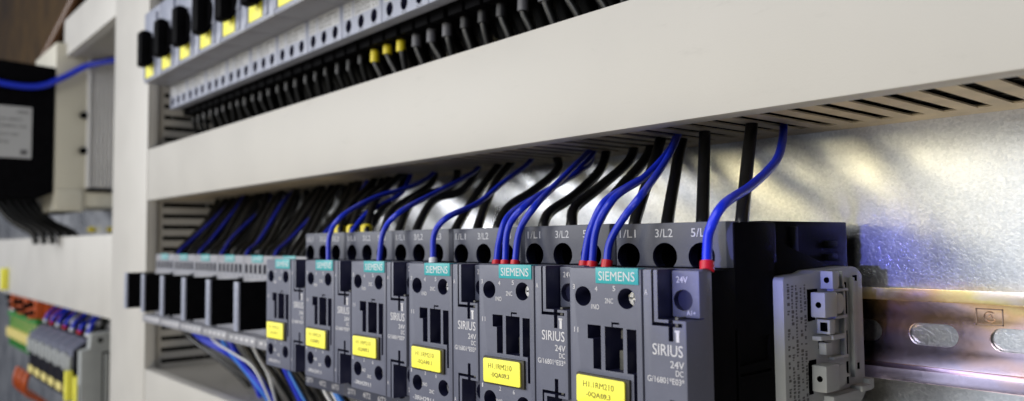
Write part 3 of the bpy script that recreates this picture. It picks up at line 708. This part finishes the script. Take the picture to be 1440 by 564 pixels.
# ------------------------------------------------------------------ left section: drive unit on the far side of the upright duct
t = empty('motor_drive', (-1000, 112, 190), 'cream drive unit with black front box and ribbed heat sink behind the upright duct', 'drive unit')
off = (1000, -112, -190)
b = MB(); b.box(-1080, -951, 27.5, 62, 84, 291, 1.5); b.box(-1080, -951, 60, 111.5, 90, 276, 1)
b.box(-1080, -948, 30, 58, 84, 110, 1)
b.build('housing', 'cream', t, off)
b = MB(); b.prism([(-48, 104), (-48, 262), (27, 259), (27, 106), (10, 98), (-30, 98)], -1120, -950, 'x', 1.5)
bo = b.build('front_box', 'black', t, off)
b = MB(); b.box(-950.4, -949.2, -44, 3.2, 146, 207); po = b.build('rating_plate', 'paper', bo)
l = MB()
for s_, y, z, w, h in (('POWER UNIT', -12, 199, 12, 3), ('IN 400V', -30, 190, 24, 3), ('50/60Hz 16A', -30, 182, 28, 3), ('OUT 24V', -30, 172, 20, 3), ('IP20', -30, 163, 10, 3)): text_verts(l, s_, y, z, w, h, -949.2, .2, 'x')
l.box(-949.3, -949.0, -8, -1, 150, 156)
l.build('lettering', 'gink', po)
b = MB(); b.box(-1070, -948.5, 62, 100, 113, 276, 1)
for k in range(7): b.box(-949, -945.5, 70 + 4.6 * k, 72.4 + 4.6 * k, 115, 274, .5)
b.box(-949, -944, 62, 66, 113, 276, .8)
b.build('heat_sink', 'alu', t, off)
b = MB()
for z in (159, 203): b.cyl((-950, 58.2, z), 4.2, 5, 'x')
b.box(-1000, -946, 62, 100, 108.5, 113); b.build('mounting_foot', 'black', t, off)
# blue control cable lying over the drive
wire([(-905, 118 - 20, 278), (-915, 88, 272), (-938, 60, 264), (-944, 35, 247), (-944, 10, 233), (-944, -20, 231), (-946, -60, 238), (-950, -90, 250)], 'cblue', 3.6, 'thick blue cable running across the black box of the drive unit', None, None)
# dark cable bundle lower left
for k in range(6):
    wire([(-1010 - 5 * k, -30 + 9 * k, 112), (-1004 - 4 * k, -22 + 9 * k, 92), (-990 - 3 * k, -8 + 9 * k, 72), (-975, 10 + 9 * k, 58), (-970, 14 + 9 * k, 45)], 'cblack', 3.6,
         f'{ORD[k]} black cable of the bundle under the black box of the drive unit', 'black cables under the drive unit')
for k, (x, z) in enumerate(((-1120, 64.8), (-1018, 63), (-935, 61.5))):
    b = MB(); b.cyl((0, -6, 0), 4.2, 5, 'y', n=16); b.cyl((0, -9, 0), 2.2, 4, 'y', n=12)
    o = b.build('cable_tie_plug', 'boot_y'); o.location = Vector((x, 112, z)) * MM
    tag(o, ['leftmost', 'middle', 'rightmost'][k] + ' of three small yellow plugs on the plate below the drive unit', 'plug', 'yellow plugs')
# brown cables in the dark at the upper left
for k in range(4):
    wire([(-1500, 60 + 25 * k, 250 + 10 * k), (-1350, 90 + 20 * k, 360 + 20 * k), (-1200, 120 + 16 * k, 470 + 25 * k), (-1000, 150 + 12 * k, 600 + 30 * k)], 'cbrown', 9,
         f'{ORD[k]} thick brown cable in the dark upper left corner', 'brown cables in the upper left corner', cat='cable', name='brown_cable')

# ------------------------------------------------------------------ lower left section
def make_mini():
    root = empty('fuse_breaker', (0, 0, 0))
    O = (-21, -100, 95)
    b = MB(); b.prism([(30, -74), (52, -58), (80, -58), (80, -132), (30, -128)], .3, 41.7, 'x', .5); b.build('housing', 'wedge', root, O)
    f = MB(); f.prism([(29.6, -73), (44.5, -62.4), (45.5, -64), (31.0, -74.5), (31.0, -94), (29.6, -94)], 1.2, 40.8, 'x', .4);
    f.build('front_panel', 'grey', root, O)
    f = MB(); f.box(3, 18, 26.5, 30, -97, -78, .8); f.build('rocker', 'module', root, O)
    f = MB(); f.box(24, 38.8, 26.5, 30, -95, -80, .8); f.build('rocker', 'module', root, O)
    y = MB(); y.box(4, 32, 28.5, 30, -124, -115, .4); y.build('marker_label', 'cream_y', root, O)
    return root
proto = make_mini()
for i in range(6):
    o = proto if i == 0 else copy_tree(proto)
    o.location = Vector((-1096 + 42 * i + 21, 100, -95)) * MM
    tag(o, [f'{ORD[i]} dark grey breaker from the left in the lower left row'][0] if i < 5 else 'rightmost dark breaker of the lower left row, its dark side showing', 'breaker', 'dark breakers of the lower left row')
rl = random.Random(5)
for i in range(7):
    x = -1080 + 38 * i
    o = wire([(x, 46, -58), (x + 3, 48, -50), (x - 8 + rl.uniform(-12, 12), 60, -42 + rl.uniform(-3, 3)), (x - 4 + rl.uniform(-25, 18), 78, -26)], 'cblue', 2.3,
             f'{ORD[i]} blue wire with red tip from the left above the lower left breakers', 'blue wires above the lower left breakers', end='red' if i % 2 else 'cwhite', boot_len=2.5)
for i in range(5):
    x = -1050 + 46 * i
    wire([(x, 62, -56), (x + 6, 64, -46), (x - 5, 76, -34), (x - 12, 84, -26)], 'cwhite' if i % 2 else 'cblack', 4.0, f'{ORD[i]} thick wire from the left between the blue ones above the lower left breakers', 'thick wires above the lower left breakers')
t = empty('end_clamp', (-770, 100, -80), 'grey rail end block with a round hole beside the upright duct, lower left', 'end block'); off = (770, -100, 80)
b = MB(); b.prism([(22, -140), (22, -66), (30, -64), (31, -49), (60, -47), (95, -50), (95, -150), (30, -150)], -785, -772, 'x', .8)
c = MB(); c.cyl((-780, 40, -56), 2.7, 12, 'x', n=20); c.box(-776, -770, 48, 53, -140, -74); c.box(-775, -770, 60, 64, -140, -70)
c.box(-773.5, -770, 42, 92, -138, -68)
b.build('housing', ['module', 'wedge'], t, off, cut=c, cutmat=['wedge'])
r = MB()
for k in range(4): r.box(-774, -770.5, 44 + 9 * k, 48 + 9 * k, -124 + 8 * k, -70 - 5 * (k % 2), .5)
r.build('rib', 'module', t, off)
for k, (x, y, z0, z1) in enumerate(((-842, 22, -126, -94), (-801, 22, -128, -96), (-778, 22, -130, -100))):
    b = MB(); b.box(-3.4, 3.4, 0, 7, 0, z1 - z0, .8); b.box(-2, 2, 6, 12, 6, z1 - z0 - 6, .4)
    o = b.build('terminal_marker', 'yellow'); o.location = Vector((x, y, z0)) * MM
    tag(o, ['leftmost', 'middle', 'rightmost'][k] + ' of three upright yellow terminal markers beside the lower grey end block', 'marker', 'yellow terminal markers')
# terminal carrier the markers and breakers sit on
b = MB(); b.box(-1700, -735, 96, 110, -150, -60, 1); o = b.build('terminal_rail', 'alu'); o.data.transform(Matrix.Translation(Vector((1200, -110, 100)) * MM)); o.location = Vector((-1200, 110, -100)) * MM
tag(o, 'plain metal rail carrying the lower left breakers and terminals', 'rail')
# green and yellow earth terminals, orange sockets
def make_term():
    root = empty('earth_terminal', (0, 0, 0)); O = (-10, -96, 70)
    b = MB(); b.box(0, 19, 44, 94, -104, -68, 1); b.box(2, 17, 38, 60, -98, -84, 1); b.build('housing', 'cream_y', root, O)
    g = MB(); g.box(-.4, 19.6, 40, 60, -66, -60, 1); g.box(6, 13, 42, 46, -112, -68, .5); g.build('green_band', 'green', root, O)
    return root
proto = make_term()
for i in range(10):
    o = proto if i == 0 else copy_tree(proto)
    o.location = Vector((-1112 - 23 * i - 10, 96, -70)) * MM
    tag(o, f'{ORD[i]} green and yellow earth terminal counted leftwards from the dark breakers', 'terminal', 'green and yellow earth terminals')
def make_sock():
    root = empty('relay_socket', (0, 0, 0)); O = (-16, -96, 40)
    b = MB(); b.box(0, 30, 50, 94, -60, -20, 2); b.box(3, 27, 38, 52, -54, -30, 2); b.build('housing', 'sock', root, O)
    g = MB(); g.box(6, 24, 34, 40, -50, -44, 1); g.cyl((15, 32, -36), 4, 8, n=14); g.build('clip', 'black', root, O)
    return root
proto = make_sock()
SP = [(-1120, -42), (-1158, -46), (-1196, -42), (-1236, -44), (-1300, -40)]
for i, (x, z) in enumerate(SP):
    o = proto if i == 0 else copy_tree(proto)
    o.location = Vector((x, 96, z)) * MM
    tag(o, f'{ORD[i]} orange relay socket counted from the right, above the green earth terminals', 'relay socket', 'orange relay sockets under the left duct')
for i in range(3):
    x = -1100 - 34 * i
    wire([(x, 30, -128), (x + 5, 26, -140), (x - 6, 30, -155), (x - 20, 50, -170), (x - 30, 70, -190)], 'sock', 3.6, f'{ORD[i]} orange wire from the right under the lower left breakers', 'orange wires under the breakers', name='orange_wire')
b = MB(); b.box(-6, 6, 0, 10, 0, 34, 1); b.box(-4, 4, 9, 13, 5, 29, .5); o = b.build('duct_marker', 'yellow'); o.location = Vector((-1330, 28, -26)) * MM
tag(o, 'yellow marker clipped on the wide left duct at the left edge', 'marker')

# ------------------------------------------------------------------ camera
cd = bpy.data.cameras.new('camera'); cam = bpy.data.objects.new('camera', cd); COL.objects.link(cam); S.camera = cam
R = Matrix(((0.6532920267467119, 0.045633723621572725, 0.7557295091880449), (0.7570480082467709, -0.027016758627914205, -0.6528004350204111), (-0.009372352894038403, 0.9985928389597388, -0.05219675257675204)))
cam.matrix_world = Matrix.Translation((0.1298438, -0.17345324, 0.04199882)) @ R.to_4x4()
cd.lens = 27.662519; cd.sensor_width = 36; cd.sensor_fit = 'HORIZONTAL'; cd.clip_start = .01; cd.clip_end = 20
cd.dof.use_dof = True; cd.dof.focus_distance = .262; cd.dof.aperture_fstop = 11

# ------------------------------------------------------------------ light
w = bpy.data.worlds.new('World'); S.world = w; w.use_nodes = True
bg = w.node_tree.nodes['Background']; bg.inputs['Color'].default_value = (.62, .68, .85, 1); bg.inputs['Strength'].default_value = .10
def area(name, loc, target, sx, sy, power, col):
    l = bpy.data.lights.new(name, 'AREA'); l.shape = 'RECTANGLE'; l.size = sx; l.size_y = sy; l.energy = power; l.color = col
    o = bpy.data.objects.new(name, l); COL.objects.link(o); o.location = loc
    o.rotation_euler = (Vector(target) - Vector(loc)).to_track_quat('-Z', 'Y').to_euler(); return o
area('room_light', (-.9, -1.7, 1.25), (-.3, 0, 0), 1.4, .8, 17.5, (1, .99, .985))
for k, (x, pw) in enumerate(((-.61, .42), (-.52, .42), (-.43, .26))):
    area('tube_lamp', (x, -.88, .17), (-.02 + .02 * k, .11, .07), .03, .17, pw, (1, .86, .48))
area('window_light', (-.30, -.97, .0), (.02, .11, .02), .40, .75, 1.0, (.86, .92, 1))
l = bpy.data.lights.new('blue_spot', 'SPOT'); l.energy = 36; l.color = (.17, .19, 1); l.spot_size = math.radians(2.9); l.spot_blend = 1; l.shadow_soft_size = .01  # added lamp that tints the plate patch blue, no real source
o = bpy.data.objects.new('blue_spot', l); COL.objects.link(o); o.location = (.075, -.95, .05)
o.rotation_euler = (Vector((-.002, .112, .034)) - Vector(o.location)).to_track_quat('-Z', 'Y').to_euler()
area('left_light', (-2.2, -1.6, .5), (-.9, .0, .05), .8, .8, 24, (.97, .98, 1))  # added fill that brightens the left side
area('low_light', (.1, -.75, -.75), (.05, .05, .08), .5, .4, 5.0, (1, .88, .66))  # added lamp in place of warm bounce from the floor
area('right_light', (.25, -2.4, .7), (-.5, .1, .05), .8, .8, 21, (.97, .98, 1))

S.view_settings.view_transform = 'Standard'; S.view_settings.look = 'None'; S.view_settings.exposure = 0; S.view_settings.gamma = 1
S.cycles.max_bounces = 8
